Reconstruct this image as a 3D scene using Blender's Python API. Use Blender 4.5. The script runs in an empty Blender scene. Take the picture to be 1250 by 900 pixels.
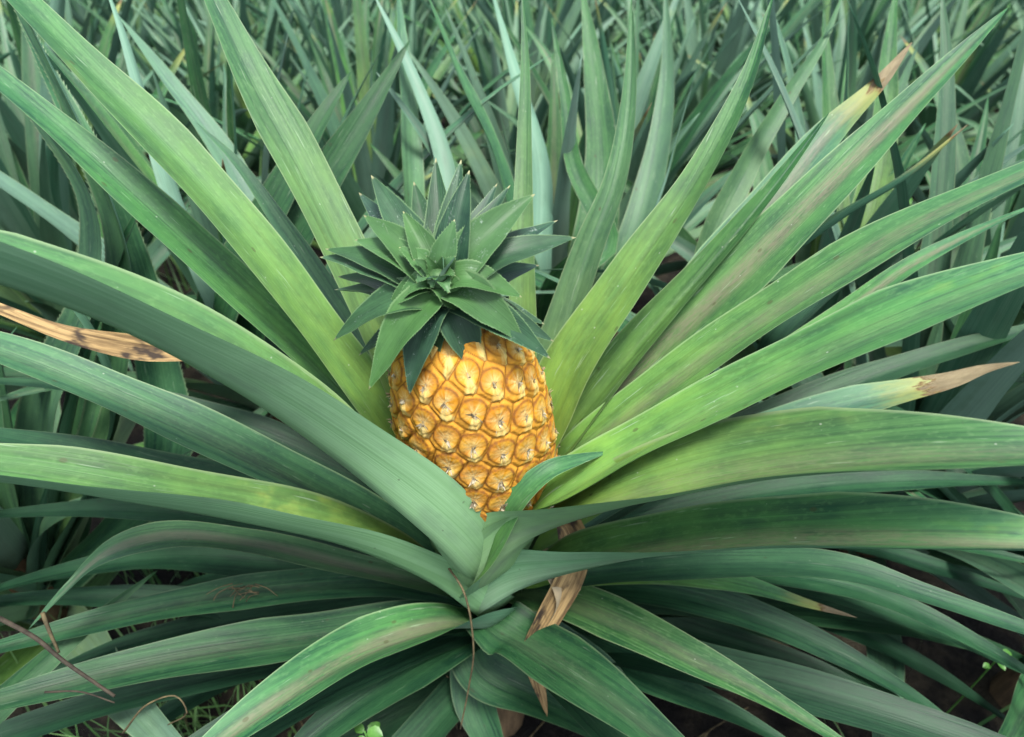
import bpy, math, random
import numpy as np
from mathutils import Vector, Matrix, noise as mnoise

random.seed(7)
rng = np.random.default_rng(7)
sc = bpy.context.scene
COL = sc.collection
R = math.radians

# ------------------------------------------------------------------ camera
CAM = Vector((0.03, -0.37, 1.02))
PITCH = R(40)
FPX = 800.0
FW = Vector((0, math.cos(PITCH), -math.sin(PITCH)))
UP = Vector((0, math.sin(PITCH), math.cos(PITCH)))
RT = Vector((1, 0, 0))


def ray(x, y):
    return RT * ((x - 625) / FPX) + UP * ((450 - y) / FPX) + FW


def at(x, y, d):
    return CAM + ray(x, y) * d


def proj(p):
    v = p - CAM
    d = v.dot(FW)
    if d < 0.01:
        return None
    return (625 + FPX * v.dot(RT) / d, 450 - FPX * v.dot(UP) / d, d)


def ground_z(x, y):
    z = 0.03 * mnoise.noise(Vector((x * 1.7, y * 1.7, 0.3)))
    z += 0.012 * mnoise.noise(Vector((x * 7, y * 7, 3.1)))
    if y > 0.35:
        z -= 0.10 * (y - 0.35)
    return z


# ------------------------------------------------------------------ node helpers
class NT:
    def __init__(self, name):
        self.m = bpy.data.materials.new(name)
        self.m.use_nodes = True
        self.t = self.m.node_tree
        self.t.nodes.clear()

    def set(self, sock, v):
        if v is None:
            return
        if isinstance(v, bpy.types.NodeSocket):
            self.t.links.new(v, sock)
        else:
            if isinstance(v, (tuple, list)) and len(v) == 3 and sock.type == 'RGBA':
                v = (*v, 1)
            sock.default_value = v

    def node(self, typ, **props):
        n = self.t.nodes.new(typ)
        for k, v in props.items():
            setattr(n, k, v)
        return n

    def math(self, op, a, b=None, c=None, clamp=False):
        n = self.node('ShaderNodeMath', operation=op, use_clamp=clamp)
        self.set(n.inputs[0], a)
        self.set(n.inputs[1], b)
        if c is not None:
            self.set(n.inputs[2], c)
        return n.outputs[0]

    def mul(self, a, b): return self.math('MULTIPLY', a, b)
    def add(self, a, b): return self.math('ADD', a, b)
    def sub(self, a, b): return self.math('SUBTRACT', a, b)

    def ss(self, x, lo, hi, a=0.0, b=1.0):
        n = self.node('ShaderNodeMapRange', interpolation_type='SMOOTHSTEP', clamp=True)
        self.set(n.inputs[0], x)
        self.set(n.inputs[1], lo); self.set(n.inputs[2], hi)
        self.set(n.inputs[3], a); self.set(n.inputs[4], b)
        return n.outputs[0]

    def mix(self, f, a, b, mode='MIX'):
        n = self.node('ShaderNodeMix', data_type='RGBA', blend_type=mode, clamp_factor=True)
        self.set(n.inputs[0], f)
        self.set(n.inputs[6], a)
        self.set(n.inputs[7], b)
        return n.outputs[2]

    def xyz(self, x, y, z=0.0):
        n = self.node('ShaderNodeCombineXYZ')
        self.set(n.inputs[0], x); self.set(n.inputs[1], y); self.set(n.inputs[2], z)
        return n.outputs[0]

    def sep(self, v):
        n = self.node('ShaderNodeSeparateXYZ')
        self.set(n.inputs[0], v)
        return n.outputs

    def noise(self, vec, scale=1.0, detail=2.0, rough=0.5, dist=0.0):
        n = self.node('ShaderNodeTexNoise')
        self.set(n.inputs['Vector'], vec)
        n.inputs['Scale'].default_value = scale
        n.inputs['Detail'].default_value = detail
        n.inputs['Roughness'].default_value = rough
        n.inputs['Distortion'].default_value = dist
        return n.outputs[0]

    def vor(self, vec, scale=1.0):
        n = self.node('ShaderNodeTexVoronoi')
        self.set(n.inputs['Vector'], vec)
        n.inputs['Scale'].default_value = scale
        return n.outputs['Distance'], n.outputs['Color']

    def uv(self, name):
        return self.node('ShaderNodeUVMap', uv_map=name).outputs[0]

    def attr(self, name):
        return self.node('ShaderNodeAttribute', attribute_name=name)

    def bump(self, h, strength=0.5, dist=0.001):
        n = self.node('ShaderNodeBump')
        n.inputs['Strength'].default_value = strength
        n.inputs['Distance'].default_value = dist
        self.set(n.inputs['Height'], h)
        return n.outputs[0]

    def out(self, col, rough=0.5, spec=0.5, normal=None, sss=0.0, sssr=(1, .5, .2), transl=0.0, tcol=None):
        p = self.node('ShaderNodeBsdfPrincipled')
        self.set(p.inputs['Base Color'], col)
        self.set(p.inputs['Roughness'], rough)
        self.set(p.inputs['Specular IOR Level'], spec)
        if normal is not None:
            self.set(p.inputs['Normal'], normal)
        if sss:
            p.inputs['Subsurface Weight'].default_value = sss
            p.inputs['Subsurface Radius'].default_value = sssr
            p.inputs['Subsurface Scale'].default_value = 0.004
        o = self.node('ShaderNodeOutputMaterial')
        sh = p.outputs[0]
        if transl:
            tb = self.node('ShaderNodeBsdfTranslucent')
            self.set(tb.inputs[0], tcol if tcol is not None else col)
            ms = self.node('ShaderNodeMixShader')
            self.set(ms.inputs[0], transl)
            self.t.links.new(sh, ms.inputs[1]); self.t.links.new(tb.outputs[0], ms.inputs[2])
            sh = ms.outputs[0]
        self.t.links.new(sh, o.inputs[0])
        return self.m


def leaf_common(n):
    tv = n.sep(n.uv('tv'))
    met = n.sep(n.uv('met'))
    at_ = n.attr('lc')
    lc = n.sep(at_.outputs['Vector'])
    dry = at_.outputs['Alpha']
    rnd = n.attr('rnd').outputs['Fac']
    oi = n.node('ShaderNodeObjectInfo').outputs['Random']
    r = n.math('FRACT', n.add(rnd, oi))
    return tv[0], tv[1], met[0], met[1], lc[0], lc[1], lc[2], dry, r


def dry_tip(n, col, t, mx, my, dry, z):
    jag = n.noise(n.xyz(n.mul(mx, 60), n.mul(my, 260), z), 1, 2)
    edge = n.add(n.sub(1.0, dry), n.mul(n.sub(jag, 0.5), n.mul(dry, .7)))
    f = n.ss(n.sub(t, edge), -0.004, 0.006)
    ring = n.ss(n.math('ABSOLUTE', n.sub(t, edge)), 0.012, 0.0)
    ring = n.mul(ring, n.ss(dry, 0.005, .02))
    yz = n.mul(n.ss(n.sub(t, edge), -0.11, 0.0), n.ss(dry, .005, .02))
    col = n.mix(n.mul(yz, .7), col, (.25, .26, .07))
    tan = n.mix(jag, (.08, .06, .032), (.25, .21, .12))
    f = n.mul(f, n.ss(dry, 0.0, .01))
    col = n.mix(f, col, tan)
    return n.mix(n.mul(ring, .75), col, (.13, .07, .03)), f


def make_leaf_upper():
    n = NT('leaf_upper')
    t, v, mx, my, yel, band, bloom, dry, r = leaf_common(n)
    z = n.mul(r, 40)
    fine = n.noise(n.xyz(n.mul(mx, 4), n.mul(my, 620), z), 1, 3, .6)
    wide = n.noise(n.xyz(n.mul(mx, 5), n.mul(my, 200), z), 1, 3)
    patch = n.noise(n.xyz(n.mul(mx, 26), n.mul(my, 60), z), 1, 3, .6)
    big = n.noise(n.xyz(n.mul(mx, 7), n.mul(my, 12), z), 1, 2)
    k = n.add(n.add(n.mul(wide, .42), n.mul(patch, .30)), n.mul(fine, .38))
    col = n.mix(n.ss(k, .38, .72), (.007, .047, .024), (.042, .145, .046))
    # cell-to-cell cross banding (short transverse flecks)
    fleck = n.noise(n.xyz(n.mul(mx, 170), n.mul(my, 420), z), 1, 2)
    col = n.mix(n.mul(n.ss(fleck, .52, .72), .30), col, (.085, .20, .075))
    # young pale-yellow colour, strongest toward the leaf base
    old_shade = n.add(1.0, n.math('MINIMUM', yel, 0.0))  # negative yel: older-leaf green with canopy shade put into the colour
    yf = n.mul(n.math('MAXIMUM', yel, 0.0), n.ss(t, .95, .12))
    yf = n.mul(yf, n.add(.62, n.mul(n.sub(patch, .5), 1.1)))
    col = n.mix(yf, col, (.225, .375, .050))
    # purple-brown midrib band
    vv = n.math('ABSOLUTE', n.add(n.sub(v, .5), n.mul(n.sub(big, .5), .25)))
    bf = n.mul(n.ss(vv, .26, .06), n.mul(n.ss(t, .12, .4), n.ss(t, 1.0, .85)))
    grain = n.noise(n.xyz(n.mul(mx, 90), n.mul(my, 700), z), 1, 3, .65)
    bf = n.mul(n.mul(bf, band), n.ss(n.add(n.mul(grain, .7), n.mul(big, .5)), .36, .72))
    col = n.mix(n.mul(bf, .75), col, (.155, .130, .095))
    # waxy grey-blue bloom
    col = n.mix(n.mul(bloom, n.add(.35, n.mul(wide, .75))), col, (.125, .205, .160))
    # yellowed streak patches
    ys = n.mul(n.ss(big, .62, .78), n.ss(patch, .45, .65))
    col = n.mix(n.mul(ys, n.add(.12, n.mul(yel, .4))), col, (.26, .30, .06))
    # dark spots and pale scratches
    d1, _ = n.vor(n.xyz(n.mul(mx, 26), n.mul(my, 46), z), 1)
    col = n.mix(n.mul(n.ss(d1, .085, .05), .6), col, (.045, .05, .02))
    d2, c2 = n.vor(n.xyz(n.mul(mx, 150), n.mul(my, 210), n.add(z, 3)), 1)
    sp = n.mul(n.ss(d2, .16, .08), n.ss(n.sep(c2)[0], .93, .96))
    col = n.mix(n.mul(sp, .4), col, (.36, .40, .33))
    scr = n.noise(n.xyz(n.mul(mx, 22), n.mul(my, 420), n.add(z, 17)), 1, 2, .6)
    col = n.mix(n.mul(n.ss(scr, .66, .74), .45), col, (.24, .33, .22))
    dst = n.noise(n.xyz(n.mul(mx, 300), n.mul(my, 330), n.add(z, 5)), 1, 4, .75)
    col = n.mix(n.mul(n.ss(dst, .60, .72), .22), col, (.05, .05, .03))
    # pale margin
    ed = n.ss(n.math('ABSOLUTE', n.sub(v, .5)), .465, .497)
    col = n.mix(n.mul(ed, .5), col, (.22, .30, .16))
    hue = n.node('ShaderNodeHueSaturation')
    n.set(hue.inputs['Color'], col)
    n.set(hue.inputs['Hue'], n.add(.49, n.mul(n.sub(r, .3), .03)))
    n.set(hue.inputs['Value'], n.add(.85, n.mul(r, .32)))
    oc = n.mix(n.ss(k, .36, .72), (.003, .017, .009), (.011, .045, .022))  # dark green of older leaves, low-canopy shade painted in
    oc = n.mix(n.mul(n.sub(1.0, old_shade), 1.1), hue.outputs[0], oc)
    col, f = dry_tip(n, oc, t, mx, my, dry, z)
    b = n.add(n.mul(fine, .6), n.add(n.mul(wide, .9), n.mul(f, n.mul(grain, 3))))
    rough = n.add(.42, n.mul(patch, .2))
    return n.out(col, rough, .24, n.bump(b, .65, .0011), transl=.06,
                 tcol=n.mix(.5, col, (.12, .26, .03)))


def make_leaf_lower():
    n = NT('leaf_underside')
    t, v, mx, my, yel, band, bloom, dry, r = leaf_common(n)
    z = n.mul(r, 40)
    fine = n.noise(n.xyz(n.mul(mx, 3), n.mul(my, 1100), z), 1, 2)
    wide = n.noise(n.xyz(n.mul(mx, 6), n.mul(my, 130), z), 1, 3)
    patch = n.noise(n.xyz(n.mul(mx, 22), n.mul(my, 50), z), 1, 3, .6)
    col = n.mix(n.ss(n.add(n.mul(fine, .5), n.mul(wide, .5)), .36, .66), (.052, .160, .090), (.125, .265, .165))
    col = n.mix(n.mul(n.math('MAXIMUM', yel, 0.0), n.mul(n.ss(t, 1.1, .15), .7)), col, (.215, .37, .14))
    col = n.mix(n.mul(bloom, .55), col, (.23, .31, .28))
    col = n.mix(n.mul(n.ss(n.add(n.mul(patch, .6), n.mul(wide, .4)), .48, .68), .42), col, (.075, .135, .085))
    col = n.mix(n.mul(band, n.mul(n.ss(n.math('ABSOLUTE', n.sub(v, .5)), .3, .1), n.mul(patch, .5))), col, (.24, .2, .2))
    d2, c2 = n.vor(n.xyz(n.mul(mx, 130), n.mul(my, 180), n.add(z, 3)), 1)
    sp = n.mul(n.ss(d2, .17, .08), n.ss(n.sep(c2)[0], .9, .95))
    col = n.mix(n.mul(sp, .5), col, (.06, .07, .05))
    old_shade = n.add(1.0, n.math('MINIMUM', yel, 0.0))  # underside darkened too: leaf age plus shade painted into the colour
    col = n.mix(n.sub(1.0, old_shade), col, (.012, .044, .026))
    col, f = dry_tip(n, col, t, mx, my, dry, z)
    return n.out(col, .55, .16, n.bump(n.add(fine, n.mul(wide, .6)), .4, .0006), transl=.06,
                 tcol=n.mix(.5, col, (.12, .26, .03)))


def make_crown_upper():
    n = NT('crown_leaf_upper')
    t, v, mx, my, yel, band, bloom, dry, r = leaf_common(n)
    z = n.mul(r, 40)
    fine = n.noise(n.xyz(n.mul(mx, 14), n.mul(my, 1300), z), 1, 2)
    patch = n.noise(n.xyz(n.mul(mx, 60), n.mul(my, 90), z), 1, 3, .6)
    col = n.mix(n.ss(n.add(n.mul(fine, .5), n.mul(patch, .5)), .35, .68), (.004, .021, .013), (.017, .056, .027))
    col = n.mix(n.mul(yel, n.add(.4, n.mul(patch, .6))), col, (.075, .185, .04))
    # white waxy scurf, in worn patches
    sc1 = n.noise(n.xyz(n.mul(mx, 520), n.mul(my, 620), z), 1, 3, .7)
    sc2 = n.noise(n.xyz(n.mul(mx, 75), n.mul(my, 110), n.add(z, 9)), 1, 3, .6)
    sf = n.mul(n.ss(n.add(n.mul(sc1, .6), n.mul(sc2, .55)), .66, .84), n.add(.1, n.mul(bloom, .6)))
    col = n.mix(sf, col, (.44, .52, .47))
    col = n.mix(n.mul(bloom, .10), col, (.18, .30, .26))
    ed = n.ss(n.math('ABSOLUTE', n.sub(v, .5)), .455, .49)
    col = n.mix(n.mul(ed, .45), col, (.16, .26, .12))
    tip = n.ss(t, .955, .985)
    col = n.mix(n.mul(tip, .7), col, (.34, .33, .18))
    hue = n.node('ShaderNodeHueSaturation')
    n.set(hue.inputs['Color'], col)
    n.set(hue.inputs['Value'], n.add(.82, n.mul(r, .36)))
    return n.out(hue.outputs[0], n.add(.36, n.mul(patch, .2)), .22, n.bump(n.add(fine, patch), .4, .0006), transl=.06)


def simple_mat(name, c1, c2, scale=40, rough=.7, spec=.3, bump=.4, bd=.001, stretch=(1, 1, 1)):
    n = NT(name)
    tc = n.node('ShaderNodeTexCoord').outputs['Object']
    mp = n.node('ShaderNodeMapping')
    n.set(mp.inputs[0], tc)
    mp.inputs['Scale'].default_value = stretch
    a = n.noise(mp.outputs[0], scale, 5, .65)
    col = n.mix(n.ss(a, .3, .7), c1, c2)
    return n.out(col, rough, spec, n.bump(a, bump, bd))


def make_dead():
    n = NT('dead_leaf')
    t, v, mx, my, yel, band, bloom, dry, r = leaf_common(n)
    z = n.mul(r, 40)
    st = n.noise(n.xyz(n.mul(mx, 16), n.mul(my, 330), z), 1, 4, .65)
    pa = n.noise(n.xyz(n.mul(mx, 30), n.mul(my, 60), z), 1, 3, .6)
    col = n.mix(n.ss(st, .32, .66), (.09, .055, .025), (.36, .25, .11))
    col = n.mix(n.ss(pa, .50, .64), col, (.035, .025, .018))
    col = n.mix(n.mul(bloom, .8), col, (.50, .42, .27))
    return n.out(col, .75, .25, n.bump(st, .8, .002), transl=.08)


M_UP, M_LO = make_leaf_upper(), make_leaf_lower()
M_CUP = make_crown_upper()
M_DEAD = make_dead()
M_STEM = simple_mat('stem_fibre', (.05, .035, .02), (.16, .11, .06), 60, .85, .2, .8, .002, (1, 1, .2))
M_CORE = simple_mat('crown_core', (.03, .08, .03), (.08, .16, .06), 90, .6, .3)
M_TWIG = simple_mat('dry_twig', (.035, .028, .014), (.11, .088, .042), 120, .8)
M_TWIGD = simple_mat('dark_twig', (.015, .012, .008), (.045, .036, .024), 120, .8)
M_WEED = simple_mat('weed_leaf', (.035, .12, .02), (.08, .21, .04), 60, .45, .4, .5)
M_GRASS = simple_mat('grass_blade', (.03, .10, .03), (.10, .20, .06), 9, .5, .4, .2)


def make_soil():
    n = NT('soil')
    p = n.node('ShaderNodeNewGeometry').outputs['Position']
    a = n.noise(p, 9, 6, .65)
    b = n.noise(p, 70, 5, .7)
    col = n.mix(n.ss(b, .3, .7), (.003, .003, .003), (.009, .0085, .0075))
    col = n.mix(n.ss(a, .45, .65), col, (.035, .03, .02))
    return n.out(col, .95, .15, n.bump(n.add(a, n.mul(b, .4)), 1, .02))


M_SOIL = make_soil()

# ------------------------------------------------------------------ object helpers


def link(name, me, parent=None, loc=None):
    o = bpy.data.objects.new(name, me)
    COL.objects.link(o)
    if parent is not None:
        o.parent = parent
    if loc is not None:
        o.location = loc
    return o


def tag(o, label=None, cat=None, group=None, kind=None):
    if label: o['label'] = label
    if cat: o['category'] = cat
    if group: o['group'] = group
    if kind: o['kind'] = kind
    return o


def spline(P, n, K=None):
    """Catmull-Rom through points (with optional extra columns), resampled by arc length."""
    P = np.asarray(P, float)
    if len(P) == 2:
        P = np.array([P[0], (P[0] + P[1]) / 2, P[1]])
    Q = np.vstack([2 * P[0] - P[1], P, 2 * P[-1] - P[-2]])
    out = []
    for i in range(1, len(Q) - 2):
        p0, p1, p2, p3 = Q[i - 1:i + 3]
        # centripetal
        t0 = 0
        t1 = t0 + max(1e-6, np.linalg.norm(p1 - p0)) ** .5
        t2 = t1 + max(1e-6, np.linalg.norm(p2 - p1)) ** .5
        t3 = t2 + max(1e-6, np.linalg.norm(p3 - p2)) ** .5
        for t in np.linspace(t1, t2, 24, endpoint=(i == len(Q) - 3)):
            A1 = (t1 - t) / (t1 - t0) * p0 + (t - t0) / (t1 - t0) * p1
            A2 = (t2 - t) / (t2 - t1) * p1 + (t - t1) / (t2 - t1) * p2
            A3 = (t3 - t) / (t3 - t2) * p2 + (t - t2) / (t3 - t2) * p3
            B1 = (t2 - t) / (t2 - t0) * A1 + (t - t0) / (t2 - t0) * A2
            B2 = (t3 - t) / (t3 - t1) * A2 + (t - t1) / (t3 - t1) * A3
            out.append((t2 - t) / (t2 - t1) * B1 + (t - t1) / (t2 - t1) * B2)
    C = np.array(out)
    L = np.concatenate([[0], np.cumsum(np.linalg.norm(np.diff(C, axis=0), axis=1))])
    s = np.linspace(0, L[-1], n)
    return np.stack([np.interp(s, L, C[:, k]) for k in range(3)], 1), L[-1]


def nrm(a):
    return a / np.maximum(1e-9, np.linalg.norm(a, axis=-1, keepdims=True))


def prof_blade(t, taper):
    return np.minimum(1, np.maximum(0, (1 - t) / taper)) ** .82 * (1 + .18 * np.exp(-t / .08)) * .985 + .015


def prof_crown(t, taper):
    return np.interp(t, [0, .12, .3, .5, .7, .85, .95, 1], [.74, .92, 1, .85, .55, .29, .11, .01])


class Geo:
    """Collects leaf surfaces into one mesh."""
    def __init__(self):
        self.v, self.f, self.mi, self.tv, self.met, self.lc, self.rn, self.sharp = [], [], [], [], [], [], [], set()
        self.n = 0

    def leaf(self, P, W, taper=.6, gut=.25, roll=0., twist=0., out=None, nseg=40, nv=9, wave=.0, seed=0,
             out0=None, k0len=.18, lc=(0, 0, 0, 0), prof=prof_blade, thick=.0013, spines=0., up=(0, 0, 1), gut_tip=.5, crease=.55, mats=(0, 1)):
        rs = np.random.default_rng(int(seed) + 11)
        C, L = spline(P, nseg + 1)
        t = np.linspace(0, 1, nseg + 1)
        T = nrm(np.gradient(C, axis=0))
        up = np.asarray(up, float)
        if out is None:
            o = C[-1] - C[0]
        else:
            o = np.asarray(out, float)
        o = o - up * o.dot(up)
        if np.linalg.norm(o) < 1e-5:
            o = np.array([0, 1., 0])
        o /= np.linalg.norm(o)
        O = np.repeat(o[None], nseg + 1, 0)
        if out0 is not None:
            o0 = np.asarray(out0, float); o0 = o0 - up * o0.dot(up); o0 /= max(1e-6, np.linalg.norm(o0))
            k0 = np.clip((t * L - .07) / k0len, 0, 1); k0 = (k0 * k0 * (3 - 2 * k0))[:, None]
            O = nrm(o0[None] * (1 - k0) + O * k0 + 1e-5)
        s0 = np.cross(up[None], O)
        S = nrm(s0 - T * (T * s0).sum(1)[:, None])
        Nn = np.cross(T, S)
        ph = rs.uniform(0, 6.28, 6)
        ang = np.radians(roll + twist * t) + wave * (np.sin(t * 7 + ph[0]) * .12 + np.sin(t * 15 + ph[1]) * .05)
        c, s = np.cos(ang)[:, None], np.sin(ang)[:, None]
        S, Nn = S * c + Nn * s, Nn * c - S * s
        w = W * prof(t, taper)
        w = w * (1 + wave * .03 * np.sin(t * 11 + ph[2]))
        g = gut * (1 + (gut_tip - 1) * t) * (1 + wave * .22 * np.sin(t * 9 + ph[3]))
        q = np.linspace(-1, 1, nv)
        sh = (1 - crease) * q ** 2 + crease * np.abs(q)
        # arc-ish channel : edges are pulled in as the gutter deepens
        X = q[None] * (w / 2 * np.sqrt(np.maximum(.15, 1 - (g * .9) ** 2)))[:, None]
        H = sh[None] * (w * g)[:, None]
        H = H + wave * .0016 * np.sin(t * L / .045 * 2 + ph[4])[:, None] * (q[None] ** 2) * np.sign(q[None]) * np.minimum(1, w / .03)[:, None]
        top = C[:, None] + S[:, None] * X[..., None] + Nn[:, None] * H[..., None]
        # thickness along the surface, thin at the margins
        th = thick * (1 - .85 * np.abs(q) ** 3)[None] * np.minimum(1, w / (W * .4))[:, None]
        # a keel along the midrib
        bot = top - Nn[:, None] * th[..., None]
        n1 = nseg + 1
        base = self.n
        V = [top.reshape(-1, 3), bot[:, 1:-1].reshape(-1, 3)]
        nb = nv - 2
        self.v += V
        ti = lambda i, j: base + i * nv + j
        bi = lambda i, j: (ti(i, j) if j == 0 or j == nv - 1 else base + n1 * nv + i * nb + j - 1)
        vv = (q + 1) / 2
        for i in range(nseg):
            for j in range(nv - 1):
                self.f.append((ti(i, j), ti(i + 1, j), ti(i + 1, j + 1), ti(i, j + 1))); self.mi.append(mats[0])
                self.f.append((bi(i, j), bi(i, j + 1), bi(i + 1, j + 1), bi(i + 1, j))); self.mi.append(mats[1])
            self.sharp.add((ti(i, 0), ti(i + 1, 0))); self.sharp.add((ti(i, nv - 1), ti(i + 1, nv - 1)))
        # end caps
        for i in (0, nseg):
            for j in range(nv - 1):
                a = [ti(i, j), ti(i, j + 1), bi(i, j + 1), bi(i, j)]
                a2 = []
                for k in a:
                    if k not in a2: a2.append(k)
                if i: a2 = a2[::-1]
                self.f.append(tuple(a2)); self.mi.append(mats[1])
        TT = np.repeat(t[:, None], nv, 1); VV = np.repeat(vv[None], n1, 0)
        MX = TT * L; MY = X
        for sl in (slice(None), slice(1, nv - 1)):
            self.tv.append(np.stack([TT[:, sl].ravel(), VV[:, sl].ravel()], 1))
            self.met.append(np.stack([MX[:, sl].ravel(), MY[:, sl].ravel()], 1))
        cnt = n1 * nv + n1 * nb
        self.n += cnt
        rr = rs.uniform()
        if spines:
            step = spines
            k = int(L * .96 / step)
            sv = []
            for e in range(k):
                f0 = (e + rs.uniform(.1, .6)) / max(1, k) * .96
                for side in (0, nv - 1):
                    def edge(tt):
                        i = min(nseg - 1, int(tt * nseg)); fr = tt * nseg - i
                        return top[i, side] * (1 - fr) + top[i + 1, side] * fr, i
                    p0, i = edge(f0); p1, _ = edge(min(1, f0 + step * .5 / L))
                    sg = -1 if side == 0 else 1
                    tip = p1 + T[i] * step * .35 + S[i] * sg * step * .28 + Nn[i] * step * .1
                    sv += [p0, p1, tip]
                    b = self.n + len(sv) - 3
                    self.f.append((b, b + 1, b + 2)); self.mi.append(mats[0])
            if sv:
                self.v.append(np.array(sv)); self.n += len(sv); cnt += len(sv)
                self.tv.append(np.tile([[.5, 0.]], (len(sv), 1))); self.met.append(np.zeros((len(sv), 2)))
        self.lc.append(np.tile(np.array(lc, float)[None], (cnt, 1)))
        self.rn.append(np.full(cnt, rr))
        return C

    def mesh(self, name, mats=None, origin=(0, 0, 0)):
        V = np.concatenate(self.v) - np.array(origin, float)[None]
        me = bpy.data.meshes.new(name)
        me.from_pydata(V.tolist(), [], self.f)
        for m in (mats or (M_UP, M_LO)):
            me.materials.append(m)
        me.polygons.foreach_set('material_index', self.mi)
        me.polygons.foreach_set('use_smooth', [True] * len(self.f))
        li = np.empty(len(me.loops), int)
        me.loops.foreach_get('vertex_index', li)
        for nm, arr in (('tv', self.tv), ('met', self.met)):
            A = np.concatenate(arr)[li]
            me.uv_layers.new(name=nm).data.foreach_set('uv', A.ravel())
        a = me.attributes.new('lc', 'FLOAT_COLOR', 'POINT')
        a.data.foreach_set('color', np.concatenate(self.lc).astype('f').ravel())
        a = me.attributes.new('rnd', 'FLOAT', 'POINT')
        a.data.foreach_set('value', np.concatenate(self.rn).astype('f'))
        ev = np.empty(len(me.edges) * 2, int)
        me.edges.foreach_get('vertices', ev)
        ev = ev.reshape(-1, 2)
        sh = np.array([((a, b) in self.sharp or (b, a) in self.sharp) for a, b in ev.tolist()])
        e = me.attributes.new('sharp_edge', 'BOOLEAN', 'EDGE')
        e.data.foreach_set('value', sh)
        me.update()
        return me


def add_leaf(parent, origin, P, name='leaf', mats=None, **kw):
    g = Geo()
    g.leaf([tuple(p) for p in P], **kw)
    o = link(name, g.mesh(name, mats, origin), parent)
    return o


def tube_mesh(name, paths, mat, n=6):
    """paths: list of (points, r0, r1)"""
    V, F = [], []
    for pts, r0, r1 in paths:
        C, L = spline(pts, max(6, len(pts) * 5))
        T = nrm(np.gradient(C, axis=0))
        a = np.array([0.3, .2, .93]); a2 = np.array([1., 0, 0])
        b = len(V)
        m = len(C)
        for i in range(m):
            ref = a if abs(T[i] @ a) < .95 else a2
            s = nrm(np.cross(T[i], ref)); u = np.cross(T[i], s)
            r = r0 + (r1 - r0) * i / (m - 1)
            for k in range(n):
                th = 2 * math.pi * k / n
                V.append(tuple(C[i] + r * (s * math.cos(th) + u * math.sin(th))))
        for i in range(m - 1):
            for k in range(n):
                k2 = (k + 1) % n
                F.append((b + i * n + k, b + i * n + k2, b + (i + 1) * n + k2, b + (i + 1) * n + k))
        F.append(tuple(b + k for k in range(n))[::-1]); F.append(tuple(b + (m - 1) * n + k for k in range(n)))
    me = bpy.data.meshes.new(name)
    me.from_pydata(V, [], F)
    me.materials.append(mat)
    me.polygons.foreach_set('use_smooth', [True] * len(F))
    me.update()
    return me


# ------------------------------------------------------------------ ground (one sheet to the horizon)
def make_ground():
    xs = np.concatenate([[-400, -150, -60, -30, -15, -9], np.linspace(-6, 6, 130), [9, 15, 30, 60, 150, 400]])
    ys = np.concatenate([[-60, -20, -8, -3], np.linspace(-1.5, 9, 120), [12, 18, 30, 60, 150, 500]])
    V, F = [], []
    for y in ys:
        for x in xs:
            V.append((x, y, ground_z(x, min(y, 14))))
    w = len(xs)
    for j in range(len(ys) - 1):
        for i in range(w - 1):
            F.append((j * w + i, j * w + i + 1, (j + 1) * w + i + 1, (j + 1) * w + i))
    me = bpy.data.meshes.new('ground')
    me.from_pydata(V, [], F)
    me.materials.append(M_SOIL)
    me.polygons.foreach_set('use_smooth', [True] * len(F))
    tag(link('ground', me), 'dark bare soil under the pineapple plants', 'ground', kind='structure')


make_ground()

# ------------------------------------------------------------------ the main plant
FB, FT = at(605, 632, .67), at(552, 392, .49)
AX = (FT - FB); FL = AX.length; AX.normalize()
FX = (RT - AX * RT.dot(AX)).normalized()
FY = AX.cross(FX)
BASE = Vector((FB.x, FB.y, ground_z(FB.x, FB.y)))
plant = link('pineapple_plant', None, loc=BASE)
tag(plant, 'pineapple plant bearing the ripe golden fruit with dark green crown at its centre', 'pineapple plant')

# stem
me = tube_mesh('stem', [([(FB.x, FB.y, -.05), (FB.x + .002, FB.y, .15), (FB.x, FB.y, .30), FB + AX * .01], .036, .024)], M_STEM, 14)
me.transform(Matrix.Translation(-BASE))
link('stem', me, plant)

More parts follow.
